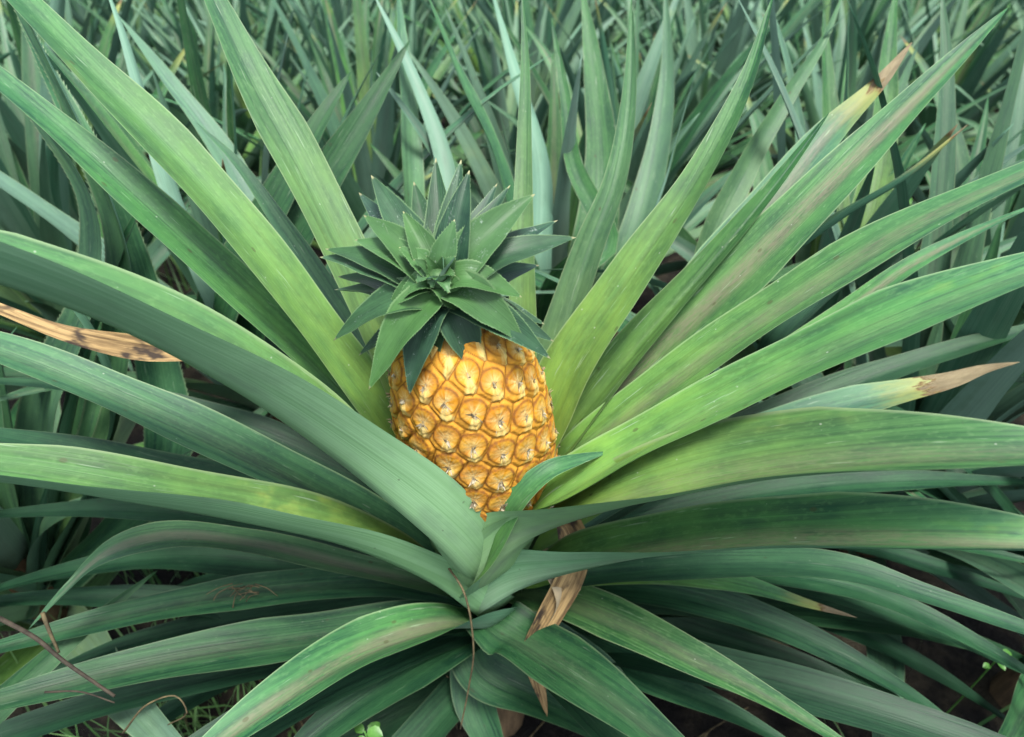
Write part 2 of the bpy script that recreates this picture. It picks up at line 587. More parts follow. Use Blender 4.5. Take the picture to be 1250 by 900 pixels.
# each leaf: pixel/depth way points from base to tip (the depths give it its own place in space)
# (points, width m, options); negative yel darkens: older green plus painted shade
B = (581, 712, .665)
ML = [
    # ---- near left and left
    ([(577, 706, .595), (530, 660, .535), (418, 566, .49), (295, 480, .445), (150, 402, .405), (0, 345, .37), (-170, 300, .35), (-400, 250, .36)],
     .072, dict(yel=.7, bloom=.1, band=.1, gut=.46, gut_tip=.9, crease=.6, taper=.25, roll=32, k0len=.30)),
    ([(565, 715, .68), (510, 672, .66), (430, 628, .63), (300, 560, .585), (150, 490, .555), (0, 430, .54), (-150, 390, .54), (-330, 370, .56)],
     .050, dict(band=.2, gut=.30, taper=.5, bloom=.15, roll=8)),
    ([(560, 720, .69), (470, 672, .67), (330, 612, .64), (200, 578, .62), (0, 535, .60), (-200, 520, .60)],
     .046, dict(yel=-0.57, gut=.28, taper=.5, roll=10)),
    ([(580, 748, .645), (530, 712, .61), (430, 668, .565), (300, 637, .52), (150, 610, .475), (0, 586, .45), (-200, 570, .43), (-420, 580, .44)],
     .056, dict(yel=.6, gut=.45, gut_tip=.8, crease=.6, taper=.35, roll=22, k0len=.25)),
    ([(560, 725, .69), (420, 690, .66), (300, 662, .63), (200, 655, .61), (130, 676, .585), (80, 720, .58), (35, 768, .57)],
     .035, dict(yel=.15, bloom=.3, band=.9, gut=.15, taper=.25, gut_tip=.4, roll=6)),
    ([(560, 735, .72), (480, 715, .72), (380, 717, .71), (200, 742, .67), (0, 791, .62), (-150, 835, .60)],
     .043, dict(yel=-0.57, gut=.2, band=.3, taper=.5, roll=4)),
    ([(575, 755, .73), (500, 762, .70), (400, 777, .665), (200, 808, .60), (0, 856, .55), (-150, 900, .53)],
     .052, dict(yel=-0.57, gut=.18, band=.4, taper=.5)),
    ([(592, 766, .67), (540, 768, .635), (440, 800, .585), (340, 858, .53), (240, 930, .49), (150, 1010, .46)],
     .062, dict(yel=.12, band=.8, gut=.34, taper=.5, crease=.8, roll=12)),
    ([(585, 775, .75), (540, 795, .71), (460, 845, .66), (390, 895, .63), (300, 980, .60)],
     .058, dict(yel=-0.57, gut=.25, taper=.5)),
    # ---- bottom
    ([(600, 762, .68), (628, 778, .665), (665, 800, .635), (740, 850, .57), (835, 925, .52), (930, 1010, .49)],
     .064, dict(yel=-0.52, gut=.15, taper=.55, band=.3)),
    ([(575, 770, .76), (590, 815, .735), (650, 850, .72), (720, 885, .70), (790, 940, .69)],
     .060, dict(yel=-0.57, gut=.22, taper=.6)),
    ([(590, 780, .77), (580, 850, .76), (600, 910, .75), (620, 980, .75)],
     .062, dict(yel=-0.57, gut=.2, taper=.6)),
    ([(620, 725, .72), (690, 735, .695), (760, 763, .66), (830, 797, .625), (930, 848, .59), (1060, 925, .55)],
     .050, dict(gut=.16, yel=.1, band=.35, taper=.55)),
    ([(615, 760, .75), (690, 790, .73), (740, 820, .71), (772, 858, .70), (790, 900, .70)],
     .045, dict(yel=-0.47, gut=.15, taper=.5, bloom=.3)),
    ([(610, 760, .77), (700, 790, .75), (800, 833, .70), (900, 875, .66), (1000, 930, .63)],
     .045, dict(yel=-0.57, gut=.2, taper=.5)),
    ([(620, 735, .74), (750, 735, .74), (860, 740, .73), (950, 768, .71), (1060, 832, .68), (1165, 905, .66)],
     .037, dict(yel=-0.57, gut=.2, taper=.5, bloom=.2)),
    ([(620, 720, .71), (750, 700, .69), (900, 690, .65), (1030, 697, .61), (1130, 728, .585), (1250, 768, .57), (1380, 810, .56)],
     .042, dict(yel=-0.57, gut=.28, taper=.5, bloom=.1)),
    ([(620, 715, .70), (720, 702, .70), (830, 702, .69), (910, 714, .68), (985, 737, .67), (1046, 754, .66)],
     .029, dict(gut=.12, taper=.35, yel=.9, dry=.08, wave=.4)),
    # ---- right, low
    ([(585, 748, .645), (640, 716, .615), (750, 686, .575), (900, 666, .50), (1050, 662, .45), (1250, 668, .40), (1450, 685, .38)],
     .064, dict(yel=.35, band=.7, gut=.42, gut_tip=.8, crease=.6, taper=.3, roll=-13, k0len=.25)),
    ([(579, 716, .61), (607, 683, .575), (660, 650, .55), (750, 620, .51), (900, 585, .465), (1050, 566, .415), (1250, 558, .37), (1450, 560, .35)],
     .078, dict(yel=.85, band=.45, gut=.34, gut_tip=.8, crease=.6, taper=.3, roll=-9, k0len=.28)),
    ([(590, 708, .612), (606, 652, .556), (640, 600, .53), (672, 573, .53), (706, 561, .54), (742, 552, .55)],
     .052, dict(gut=.20, taper=.8, yel=.45, k0len=.12, roll=42, twist=-15)),
    # ---- right, rising
    ([(606, 690, .60), (650, 632, .56), (710, 592, .545), (800, 538, .52), (950, 460, .475), (1100, 392, .435), (1250, 335, .41), (1420, 280, .40)],
     .060, dict(yel=.85, band=.2, gut=.26, taper=.25, roll=-6)),
    ([(612, 680, .67), (670, 598, .62), (720, 548, .59), (830, 462, .55), (950, 378, .515), (1100, 285, .48), (1250, 213, .46), (1400, 150, .45)],
     .049, dict(yel=.7, band=.5, gut=.20, taper=.3)),
    ([(620, 670, .68), (680, 570, .64), (760, 474, .61), (900, 338, .58), (1000, 238, .565), (1120, 118, .56), (1230, 10, .56)],
     .058, dict(yel=.4, band=.9, gut=.16, taper=.4, roll=10)),
    ([(640, 640, .70), (730, 500, .69), (830, 390, .68), (930, 265, .675), (1010, 165, .675), (1075, 100, .68), (1113, 52, .685)],
     .060, dict(yel=.05, band=.8, bloom=.2, gut=.18, taper=.42, dry=.09, roll=10)),
    ([(618, 670, .675), (680, 550, .625), (760, 445, .60), (860, 332, .59), (945, 228, .59), (1012, 138, .60)],
     .040, dict(yel=.65, gut=.35, taper=.55, gut_tip=1.4, roll=14)),
    ([(625, 660, .70), (700, 540, .69), (800, 440, .68), (920, 345, .68), (1030, 265, .68), (1110, 215, .69), (1182, 152, .70)],
     .040, dict(yel=-0.57, gut=.35, taper=.6, gut_tip=1.3, dry=.03, roll=-40)),
    ([(625, 700, .71), (760, 590, .70), (900, 480, .68), (1010, 400, .66), (1100, 332, .645), (1180, 288, .64), (1275, 245, .64)],
     .036, dict(gut=.15, taper=.4, yel=.9, band=.9)),
    ([(620, 710, .72), (740, 620, .72), (870, 548, .71), (960, 518, .70), (1060, 490, .69), (1160, 466, .685), (1200, 452, .685), (1245, 442, .685)],
     .040, dict(gut=.25, taper=.25, bloom=.35, dry=.15)),
    ([(625, 705, .73), (750, 620, .74), (870, 550, .74), (1000, 487, .74), (1130, 440, .74), (1260, 402, .74), (1380, 370, .75)],
     .045, dict(yel=-0.57, gut=.3, taper=.5, bloom=.2)),
    # ---- rising behind the fruit
    ([(630, 650, .66), (660, 545, .60), (695, 452, .57), (770, 340, .545), (855, 215, .535), (912, 100, .535), (944, -5, .54)],
     .054, dict(yel=1., gut=.22, taper=.62, gut_tip=.9)),
    ([(620, 600, .70), (636, 450, .66), (638, 300, .645), (640, 180, .65), (641, 80, .655), (637, -10, .66)],
     .030, dict(yel=.65, gut=.18, taper=.6, bloom=.1)),
    ([(625, 600, .72), (680, 430, .69), (718, 310, .68), (752, 220, .68), (768, 120, .69), (771, -5, .70)],
     .042, dict(yel=.3, gut=.30, taper=.6, bloom=.3, gut_tip=1.2)),
    ([(560, 640, .66), (490, 470, .61), (432, 335, .585), (372, 212, .575), (310, 98, .57), (262, 0, .575), (215, -90, .58)],
     .043, dict(yel=.75, gut=.22, taper=.3, bloom=.15)),
    ([(560, 660, .66), (470, 515, .60), (400, 420, .57), (310, 303, .54), (205, 184, .52), (110, 88, .51), (20, -5, .51), (-90, -120, .52)],
     .045, dict(yel=.75, gut=.28, taper=.35, bloom=.05, crease=.7)),
    ([(560, 670, .675), (450, 518, .62), (380, 442, .60), (280, 348, .575), (160, 238, .555), (80, 165, .545), (0, 98, .54), (-120, 0, .54)],
     .042, dict(yel=.4, gut=.28, taper=.35, crease=.6)),
    ([(570, 660, .70), (480, 480, .67), (400, 360, .66), (340, 270, .66), (290, 200, .67), (240, 150, .68)],
     .040, dict(gut=.3, taper=.6, bloom=.3)),
    # ---- older leaves filling below, shade of the canopy painted into their colour
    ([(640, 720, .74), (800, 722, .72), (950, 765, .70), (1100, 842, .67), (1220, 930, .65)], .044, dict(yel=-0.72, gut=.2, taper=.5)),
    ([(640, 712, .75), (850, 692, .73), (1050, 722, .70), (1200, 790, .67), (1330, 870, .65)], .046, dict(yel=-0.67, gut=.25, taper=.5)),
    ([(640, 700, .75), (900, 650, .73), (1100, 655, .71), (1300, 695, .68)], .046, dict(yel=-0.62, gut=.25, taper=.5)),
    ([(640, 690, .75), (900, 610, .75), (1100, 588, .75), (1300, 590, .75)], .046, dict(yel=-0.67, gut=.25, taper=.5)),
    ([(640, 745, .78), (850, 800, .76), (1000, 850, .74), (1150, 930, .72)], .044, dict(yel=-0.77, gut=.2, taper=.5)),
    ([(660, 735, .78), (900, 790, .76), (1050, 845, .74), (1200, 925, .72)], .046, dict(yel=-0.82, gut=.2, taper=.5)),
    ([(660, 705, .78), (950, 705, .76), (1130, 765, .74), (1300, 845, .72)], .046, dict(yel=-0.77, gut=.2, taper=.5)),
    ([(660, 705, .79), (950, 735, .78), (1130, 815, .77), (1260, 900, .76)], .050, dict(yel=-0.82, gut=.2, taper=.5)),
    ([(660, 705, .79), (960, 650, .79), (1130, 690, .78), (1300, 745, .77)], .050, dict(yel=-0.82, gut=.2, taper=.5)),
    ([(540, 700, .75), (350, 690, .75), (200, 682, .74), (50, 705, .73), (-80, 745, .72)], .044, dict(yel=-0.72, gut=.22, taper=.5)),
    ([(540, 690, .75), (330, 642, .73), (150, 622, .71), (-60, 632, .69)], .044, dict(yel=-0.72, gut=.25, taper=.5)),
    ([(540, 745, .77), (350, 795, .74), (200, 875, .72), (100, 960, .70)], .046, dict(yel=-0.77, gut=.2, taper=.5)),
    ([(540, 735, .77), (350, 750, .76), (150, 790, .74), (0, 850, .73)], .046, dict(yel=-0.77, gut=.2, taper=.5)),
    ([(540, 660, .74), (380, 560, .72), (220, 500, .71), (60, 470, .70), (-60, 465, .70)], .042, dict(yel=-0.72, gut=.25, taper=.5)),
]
for i, (pts, W, o) in enumerate(ML):
    o = dict(o)
    lc = (o.pop('yel', 0), o.pop('band', 0), o.pop('bloom', 0), o.pop('dry', 0))
    wv = o.pop('wave', .6)
    P = [at(*p) for p in pts]
    # root every leaf in the stem
    dx, dy = P[0].x - FB.x, P[0].y - FB.y
    root = Vector((FB.x + dx * .45, FB.y + dy * .45, P[0].z - .075))
    P = [root] + P
    fo = P[-1] - root; fo.z = 0; fo.normalize()
    ou = Vector((dx, dy, 0)).normalized() * 1.2 + fo * .5
    add_leaf(plant, BASE, P, W=W, out0=tuple(ou), lc=lc, seed=100 + i, nseg=64, nv=11, wave=wv, **o)

# older drooping leaves low on the stem, coloured extra dark for the shade there
for i in range(30):
    az = i * 2.39996 + .4
    rs = random.Random(500 + i)
    if -2.2 < (az + math.pi) % (2 * math.pi) - math.pi < -1.0: continue
    L = rs.uniform(.5, .85)
    e = R(rs.uniform(5, 35))
    P = [Vector((FB.x, FB.y, .10 + .007 * i))]
    p = P[0].copy()
    for k in range(7):
        p = p + Vector((math.cos(az) * math.cos(e), math.sin(az) * math.cos(e), math.sin(e))) * L / 7
        p.z = max(p.z, .025)
        P.append(p.copy()); e -= R(rs.uniform(6, 11))
    add_leaf(plant, BASE, P, W=rs.uniform(.038, .052), lc=(rs.uniform(-.82, -.6), rs.random() * .2, rs.random() * .15, 0), seed=700 + i, gut=.2, nseg=30, nv=7, wave=.8)

o = add_leaf(plant, BASE, [at(*p) for p in [(560, 670, .74), (420, 530, .70), (275, 442, .64), (165, 426, .60), (80, 408, .57), (0, 378, .555), (-120, 330, .54)]],
             name='withered_leaf', mats=(M_DEAD, M_DEAD), W=.023, lc=(0, 0, 0, 0), seed=35, gut=.3, taper=.3, nseg=60, nv=11, wave=2.0)
o['label'] = 'withered brown curled leaf at the left edge'
# withered brown sheath leaves hanging at the stem (right of the fruit)
o = add_leaf(plant, BASE, [at(*p) for p in [(610, 690, .69), (650, 650, .67), (690, 640, .66), (700, 680, .655), (668, 750, .66), (650, 790, .67), (668, 875, .69)]],
             name='withered_leaf', mats=(M_DEAD, M_DEAD), W=.030, lc=(0, 0, .0, 0), seed=31, gut=.3, taper=.35, nseg=40, nv=9, wave=1.2, out=(.3, -1, 0))
o['label'] = 'withered tan leaf hanging below the fruit'
o = add_leaf(plant, BASE, [at(*p) for p in [(640, 700, .675), (672, 690, .665), (690, 712, .66), (678, 752, .665), (655, 778, .675)]],
             name='withered_leaf', mats=(M_DEAD, M_DEAD), W=.034, lc=(0, 0, .85, 0), seed=33, gut=.2, taper=.5, nseg=30, nv=9, wave=1.2, out=(.6, -1, 0))
o['label'] = 'pale papery withered leaf at the stem'

# ------------------------------------------------------------------ fruit
RMAX = .0650


def fr_rad(h):
    return RMAX * np.interp(h, [0, .03, .08, .16, .28, .42, .56, .70, .82, .90, .96, 1.0],
                            [.45, .62, .76, .89, .98, 1.03, 1.02, .965, .865, .755, .61, .44])


def smooth(x, a, b):
    x = np.clip((x - a) / (b - a), 0, 1)
    return x * x * (3 - 2 * x)


def make_fruit():
    NH, NA = 330, 560
    h = np.linspace(0, 1, NH)
    rr = fr_rad(h)
    k = np.ones(9) / 9
    rr = np.convolve(np.pad(rr, 4, mode='edge'), k, 'valid')
    th = np.linspace(0, 2 * np.pi, NA, endpoint=False)
    n_eye = int(FL / .00163)
    ke = np.arange(-6, n_eye + 6)
    eth = (ke * math.radians(100.23) + .2) % (2 * np.pi)
    eh = (ke + .5) / n_eye
    er = np.random.default_rng(3)
    eth = eth + er.normal(0, .018, len(ke)); eh = eh + er.normal(0, .0035, len(ke))
    ern = er.uniform(0, 1, len(ke))
    rot = er.uniform(0, 1, len(ke))
    hg, tg = np.meshgrid(h, th, indexing='ij')
    rg = np.repeat(rr[:, None], NA, 1)
    D1 = np.full(hg.shape, 9.); D2 = np.full(hg.shape, 9.)
    ID = np.zeros(hg.shape, int); A = np.zeros(hg.shape); Bv = np.zeros(hg.shape)
    for i in range(len(ke)):
        dt = (tg - eth[i] + np.pi) % (2 * np.pi) - np.pi
        a = dt * rg
        b = (hg - eh[i]) * FL
        d = np.sqrt(a * a + b * b)
        c = d < D1
        D2 = np.where(c, D1, np.minimum(D2, d))
        D1 = np.where(c, d, D1)
        ID = np.where(c, i, ID); A = np.where(c, a, A); Bv = np.where(c, b, Bv)
    E = (D2 - D1)
    csz = .0134 * (.35 + .65 * rg / RMAX)
    a = A / csz; b = Bv / csz
    e = E / csz
    rd = np.sqrt((a * .98) ** 2 + (b - .12) ** 2)
    ang = np.arctan2(a, b)
    rn = ern[ID]; rt = rot[ID]
    nz = np.array([mnoise.noise(Vector((x * 90, y * 150, 1.))) for x, y in zip(A.ravel() + ID.ravel() * .37, Bv.ravel())]).reshape(A.shape)
    nz2 = np.array([mnoise.noise(Vector((x * 420, y * 420, 5.))) for x, y in zip(A.ravel() + ID.ravel() * .37, Bv.ravel())]).reshape(A.shape)
    fan = np.array([mnoise.noise(Vector((x * 5.5, y, 2.))) for x, y in zip(ang.ravel() * 1.0, (ID.ravel() * 1.7))]).reshape(A.shape)
    # ---- relief
    groove = smooth(e, .0, .42)
    disc = 1 - smooth(rd, .74, .88)
    Hh = .0017 * groove + .0007 * disc - .0005 * np.exp(-(rd / .34) ** 2)
    wedge = smooth(-b, .15, .5) * (1 - smooth(np.abs(a), .28, .62))
    Hh += .0012 * wedge * groove + .0006 * nz * groove + .0004 * nz2
    Hh += .0011 * np.exp(-((a) / .10) ** 2) * smooth(-b, -.05, .3) * groove
    # ---- own colours of the rind
    def C(*c): return np.array(c)[None, None, :]
    def mx(f, c0, c1): return c0 + (c1 - c0) * np.clip(f, 0, 1)[..., None]
    # bract flanks between the eyes: pale yellow, streaked
    col = np.broadcast_to(C(.54, .27, .04), hg.shape + (3,)).copy()
    col = mx(.45 + 1.0 * nz + .5 * nz2, col, C(.74, .36, .05))
    onD = 1 - smooth(rd, .76, .86)
    disc_c = mx(.5 + .9 * nz, np.broadcast_to(C(.50, .195, .008), col.shape), C(.62, .33, .02))
    disc_c = mx(.6 * (rn - .4), disc_c, C(.58, .19, .012))
    col = mx(onD, col, disc_c)
    rim = np.exp(-((rd - .83) / .085) ** 2) * smooth(b, -.45, .0)
    col = mx(1.1 * rim * (.9 + .5 * fan), col, C(.20, .065, .008))
    pale = np.exp(-(rd / .50) ** 2) * (.6 + 1.1 * fan)
    col = mx(pale * .9, col, C(.78, .66, .38))
    wd = smooth(-b, -.05, .30) * (1 - smooth(np.abs(a) + .35 * (b + .5), .16, .42)) * (.85 + .7 * fan + .5 * nz)
    col = mx(wd * .9, col, C(.76, .60, .27))
    # dark lower edges of the eye either side of the bract
    lowrim = np.exp(-((rd - .80) / .07) ** 2) * smooth(-b, .05, .3) * smooth(np.abs(a), .22, .45)
    col = mx(lowrim * .7, col, C(.30, .12, .015))
    gr = 1 - smooth(e, .015, .13)
    col = mx(gr * (.75 + .5 * nz), col, C(.17, .06, .01))
    cen = np.exp(-((np.sqrt(a ** 2 + (b + .02) ** 2)) / .17) ** 2)
    col = mx(cen * (.55 + 1.2 * nz2), col, C(.20, .16, .11))
    ctr = np.exp(-((a + .03 * np.sin(b * 9)) / .07) ** 2) * smooth(-b, -.15, .1) * (1 - smooth(-b, .5, .8))
    col = mx(ctr * (.35 + .9 * nz2), col, C(.38, .33, .24))
    bad = (rt > .955)
    col = mx(bad * (1 - smooth(rd, .35, .75)) * smooth(nz + .25, 0, .3) * .8, col, C(.16, .075, .02))
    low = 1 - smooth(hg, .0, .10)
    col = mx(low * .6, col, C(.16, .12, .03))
    cx, sx = np.cos(tg), np.sin(tg)
    r2 = rg + Hh * (.35 + .65 * rg / RMAX)
    FXn, FYn, AXn, FBn = map(np.array, (FX, FY, AX, FB))
    P = FBn + FXn * (r2 * cx)[..., None] + FYn * (r2 * sx)[..., None] + AXn * (hg * FL)[..., None]
    V = P.reshape(-1, 3).tolist()
    ii, jj = np.meshgrid(np.arange(NH - 1), np.arange(NA), indexing='ij')
    j2 = (jj + 1) % NA
    F = np.stack([ii * NA + jj, ii * NA + j2, (ii + 1) * NA + j2, (ii + 1) * NA + jj], -1).reshape(-1, 4).tolist()
    F.append(list(range(NA))[::-1]); F.append([(NH - 1) * NA + k for k in range(NA)])
    mi = [0] * len(F)
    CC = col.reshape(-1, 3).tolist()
    # ---- papery bract tips and dry flower remains at each eye
    for i in range(len(ke)):
        if not 0.02 < eh[i] < .985: continue
        R0 = float(np.interp(eh[i], h, rr)); s = .35 + .65 * R0 / RMAX
        rad = FXn * math.cos(eth[i]) + FYn * math.sin(eth[i])
        tan = -FXn * math.sin(eth[i]) + FYn * math.cos(eth[i])
        # the bract: a small papery triangle, its tip curling up over the eye
        wb = er.uniform(.0032, .0046) * s; tl = er.uniform(-.0005, .0035) * s; sk = er.uniform(-.0012, .0012) * s
        b0 = len(V)
        nr = 5
        for q in range(nr):
            fq = q / (nr - 1)
            c0 = FBn + AXn * (eh[i] * FL + (-.0078 * s) * (1 - fq) + tl * fq) + tan * (sk * fq * fq)
            R1 = float(np.interp(eh[i] + (-.0078 * s * (1 - fq) + tl * fq) / FL, h, rr))
            c0 = c0 + rad * (R1 + s * (.0012 + .0018 * math.sin(fq * 2.2) + .0016 * fq * fq))
            wq = wb * (1 - fq) ** 1.25 + .0002
            ed = (rad * -.0009 * s * (1 - fq))
            V += [tuple(c0 - tan * wq + ed), tuple(c0 + rad * .0005 * s), tuple(c0 + tan * wq + ed)]
            g = er.uniform(.75, 1.1)
            tipc = np.array([.34, .28, .20]); basec = np.array([.74, .54, .20])
            cq = (basec + (tipc - basec) * fq ** 2.2) * g
            CC += [(cq * .72).tolist(), cq.tolist(), (cq * .72).tolist()]
        for q in range(nr - 1):
            for w_ in range(2):
                F.append([b0 + q * 3 + w_, b0 + q * 3 + w_ + 1, b0 + q * 3 + w_ + 4, b0 + q * 3 + w_ + 3]); mi.append(1)
        for q in range(int(er.integers(6, 10))):
            w = er.uniform(.0006, .0015) * s
            Ls = er.uniform(.0030, .0085) * s
            dd = er.uniform(-1.0, 1.0)
            dirv = AXn * math.cos(dd) * er.choice([1, -1, -.7]) + tan * math.sin(dd) * 1.0
            p0 = FBn + AXn * (eh[i] * FL) + rad * (R0 + .0034 * s) + tan * er.uniform(-.0012, .0012) + AXn * er.uniform(-.0035, .0005)
            p1 = p0 + dirv * Ls * .55 + rad * er.uniform(.0006, .0016)
            p2 = p0 + dirv * Ls + rad * er.uniform(.0006, .0042) * s
            sd = nrm(np.cross(dirv, rad)) * w
            b0 = len(V)
            V += [tuple(p0 - sd), tuple(p0 + sd), tuple(p1 + sd * .7), tuple(p1 - sd * .7), tuple(p2)]
            F += [[b0, b0 + 1, b0 + 2, b0 + 3], [b0 + 3, b0 + 2, b0 + 4]]; mi += [1, 1]
            g = er.uniform(0, 1)
            cc = (.10 + .48 * g, .075 + .43 * g, .04 + .32 * g)
            CC += [cc] * 5
    me = bpy.data.meshes.new('fruit')
    me.from_pydata(V, [], F)
    a_ = me.attributes.new('rind', 'FLOAT_COLOR', 'POINT')
    a_.data.foreach_set('color', np.c_[np.clip(np.array(CC), .004, .9), np.ones(len(CC))].astype('f').ravel())
    n = NT('fruit_rind')
    c = n.attr('rind').outputs['Color']
    tc = n.node('ShaderNodeTexCoord').outputs['Object']
    f = n.noise(tc, 900, 3, .6)
    c = n.mix(1.0, c, (.74, .71, .52), 'MULTIPLY')
    c2 = n.mix(n.mul(n.ss(f, .45, .75), .30), c, n.mix(.5, c, (.25, .10, .015)))
    n.out(c2, n.add(.66, n.mul(f, .2)), .2, n.bump(f, .5, .0008), sss=.03)
    p = NT('fruit_bract')
    p.out(p.attr('rind').outputs['Color'], .8, .2, transl=.1)
    me.materials.append(n.m); me.materials.append(p.m)
    me.polygons.foreach_set('material_index', mi)
    me.polygons.foreach_set('use_smooth', [True] * len(F))
    me.transform(Matrix.Translation(-BASE))
    me.update()
    return link('fruit', me, plant)


fruit = make_fruit()
# ------------------------------------------------------------------ crown leaves (each a sub-part of the fruit)
BUD = at(531, 326, .440)
CA = (BUD - FT).normalized()
CLn = (BUD - FT).length
# (tip x, tip y, tip height over the crown base along its axis, width, root height 0..1, arch, opts)
CR = [
    # back, low to high
    (505, 222, .050, .024, .45, .004), (532, 193, .062, .024, .40, .004), (438, 235, .030, .024, .30, .006), (607, 224, .046, .022, .40, .006),
    (563, 195, .066, .023, .50, .004), (453, 214, .052, .027, .50, .006), (573, 208, .066, .026, .60, .006), (623, 226, .050, .023, .45, .006),
    (681, 269, .020, .023, .40, .010), (658, 324, .002, .024, .25, .010), (703, 290, .022, .028, .55, .012), (653, 237, .050, .029, .66, .008),
    (444, 263, .046, .024, .70, .008), (397, 304, .022, .024, .50, .012), (390, 314, .016, .029, .45, .012), (433, 293, .034, .023, .75, .010),
    (408, 354, .000, .026, .25, .010), (412, 338, .006, .024, .30, .010),
    # front, low to high
    (600, 425, -.016, .026, .20, .010), (438, 434, -.014, .027, .10, .012), (458, 441, -.016, .024, .05, .012), (665, 396, -.006, .023, .20, .012),
    (676, 417, -.008, .024, .35, .012), (517, 468, -.018, .024, .35, .010), (583, 456, -.014, .029, .52, .010), (407, 416, .000, .030, .60, .012),
    (672, 438, -.006, .027, .55, .012), (500, 482, -.012, .027, .58, .012), (641, 420, .004, .030, .80, .011), (450, 476, -.002, .032, .78, .006),
    (637, 363, .022, .024, .88, .008), (560, 380, .022, .020, .85, .006), (470, 385, .018, .020, .84, .007),
    # inner
    (487, 367, .030, .017, .85, .006), (548, 358, .042, .013, .92, .003), (492, 258, .060, .021, .88, .003), (555, 268, .062, .022, .90, .003),
    (487, 302, .052, .019, .92, .004), (505, 317, .055, .014, .95, .002), (556, 313, .055, .014, .95, .002), (520, 312, .055, .009, .98, .001),
    (540, 313, .055, .009, .98, .001), (508, 345, .045, .013, .96, .003), (556, 337, .048, .013, .96, .003), (528, 352, .042, .011, .97, .002), (531, 342, .050, .009, .98, .001), (520, 340, .050, .008, .98, .001),
]
me = tube_mesh('crown_stem', [([FT - CA * .01, FT + CA * CLn * .5, FT + CA * CLn * .9], .017, .005)], M_CORE, 14)
me.transform(Matrix.Translation(-BASE))
link('crown_stem', me, fruit)
for i, (tx, ty, th_, w, rh, arch) in enumerate(CR):
    rv = ray(tx, ty)
    s = (th_ * 1.18 - (CAM - FT).dot(CA)) / rv.dot(CA)
    tip = CAM + rv * s
    ax0 = FT + CA * (CLn * rh * .9)
    od = (tip - ax0); od = od - CA * od.dot(CA); ol = od.length; od.normalize()
    root = ax0 + od * .004
    d = tip - root
    rs = random.Random(900 + i)
    low = rh < .35
    P = [root - CA * .004, root + d * .28 + CA * (arch * .75), root + d * .6 + CA * (arch * .8), root + d * .85 + CA * (arch * .35), tip]
    add_leaf(fruit, BASE, P, name='crown_leaf', mats=(M_CUP, M_LO), W=w * (1.16 if i < 18 else 1.0) * rs.uniform(.94, 1.06), prof=prof_crown, gut=.16 + .10 * rh, gut_tip=.9,
             crease=.5, roll=rs.uniform(-9, 9), twist=rs.uniform(-14, 14), out=tuple(od), up=tuple(CA), nseg=26, nv=9, wave=.5, seed=40 + i, thick=.0014,
             lc=(.7 if rh > .65 else rs.uniform(0, .35), 0, rs.uniform(.55, 1) if low or rs.random() < .3 else rs.uniform(.1, .5), 0), spines=.0020)

# ------------------------------------------------------------------ neighbouring plants


def rosette(seed, n, Lr=(.55, .85), Wr=(.042, .058), z0=.10, z1=.30, erect=1.0):
    rs = random.Random(seed)
    out = []
    for i in range(n):
        f = i / (n - 1)                        # 0 old/outer .. 1 young/inner
        az = i * 2.39996 + rs.uniform(-.25, .25) + seed
        e = R((24 + 60 * f ** .75) * erect + rs.uniform(-8, 8))
        L = rs.uniform(*Lr) * (1 - .35 * max(0, f - .7) / .3) * (.8 + .2 * f)
        p = Vector((0, 0, z0 + (z1 - z0) * f))
        P = [p.copy(), p + Vector((math.cos(az) * .02, math.sin(az) * .02, .025))]
        p = P[-1].copy()
        az2 = az
        bend = R(rs.uniform(2, 9)) * (1.3 - f)
        for k in range(7):
            p = p + Vector((math.cos(az2) * math.cos(e), math.sin(az2) * math.cos(e), math.sin(e))) * L / 7
            P.append(p.copy()); e -= bend * (.5 + k * .2); az2 += rs.uniform(-.05, .05)
        out.append((P, rs.uniform(*Wr), (rs.uniform(-.45, .75), rs.random() ** 2 * .8, max(0, rs.uniform(-.2, .8)), rs.choice([0, 0, 0, 0, 0, 0, 0, .03])),
                    rs.uniform(-25, 25), rs.uniform(-50, 50), rs.uniform(.14, .4), seed * 100 + i))
    return out


def clear_of_view(P):
    """keep a neighbour's leaf from reaching in front of the fruiting plant or the lens"""
    for p in P:
        if (p - CAM).length < .38: return False
        q = proj(p)
        if q is None: continue
        x, y, d = q
        if d < .72 and 200 < x < 1060 and 40 < y < 800: return False
        if d < .56 and -100 < x < 1350 and -50 < y < 950: return False
    return True


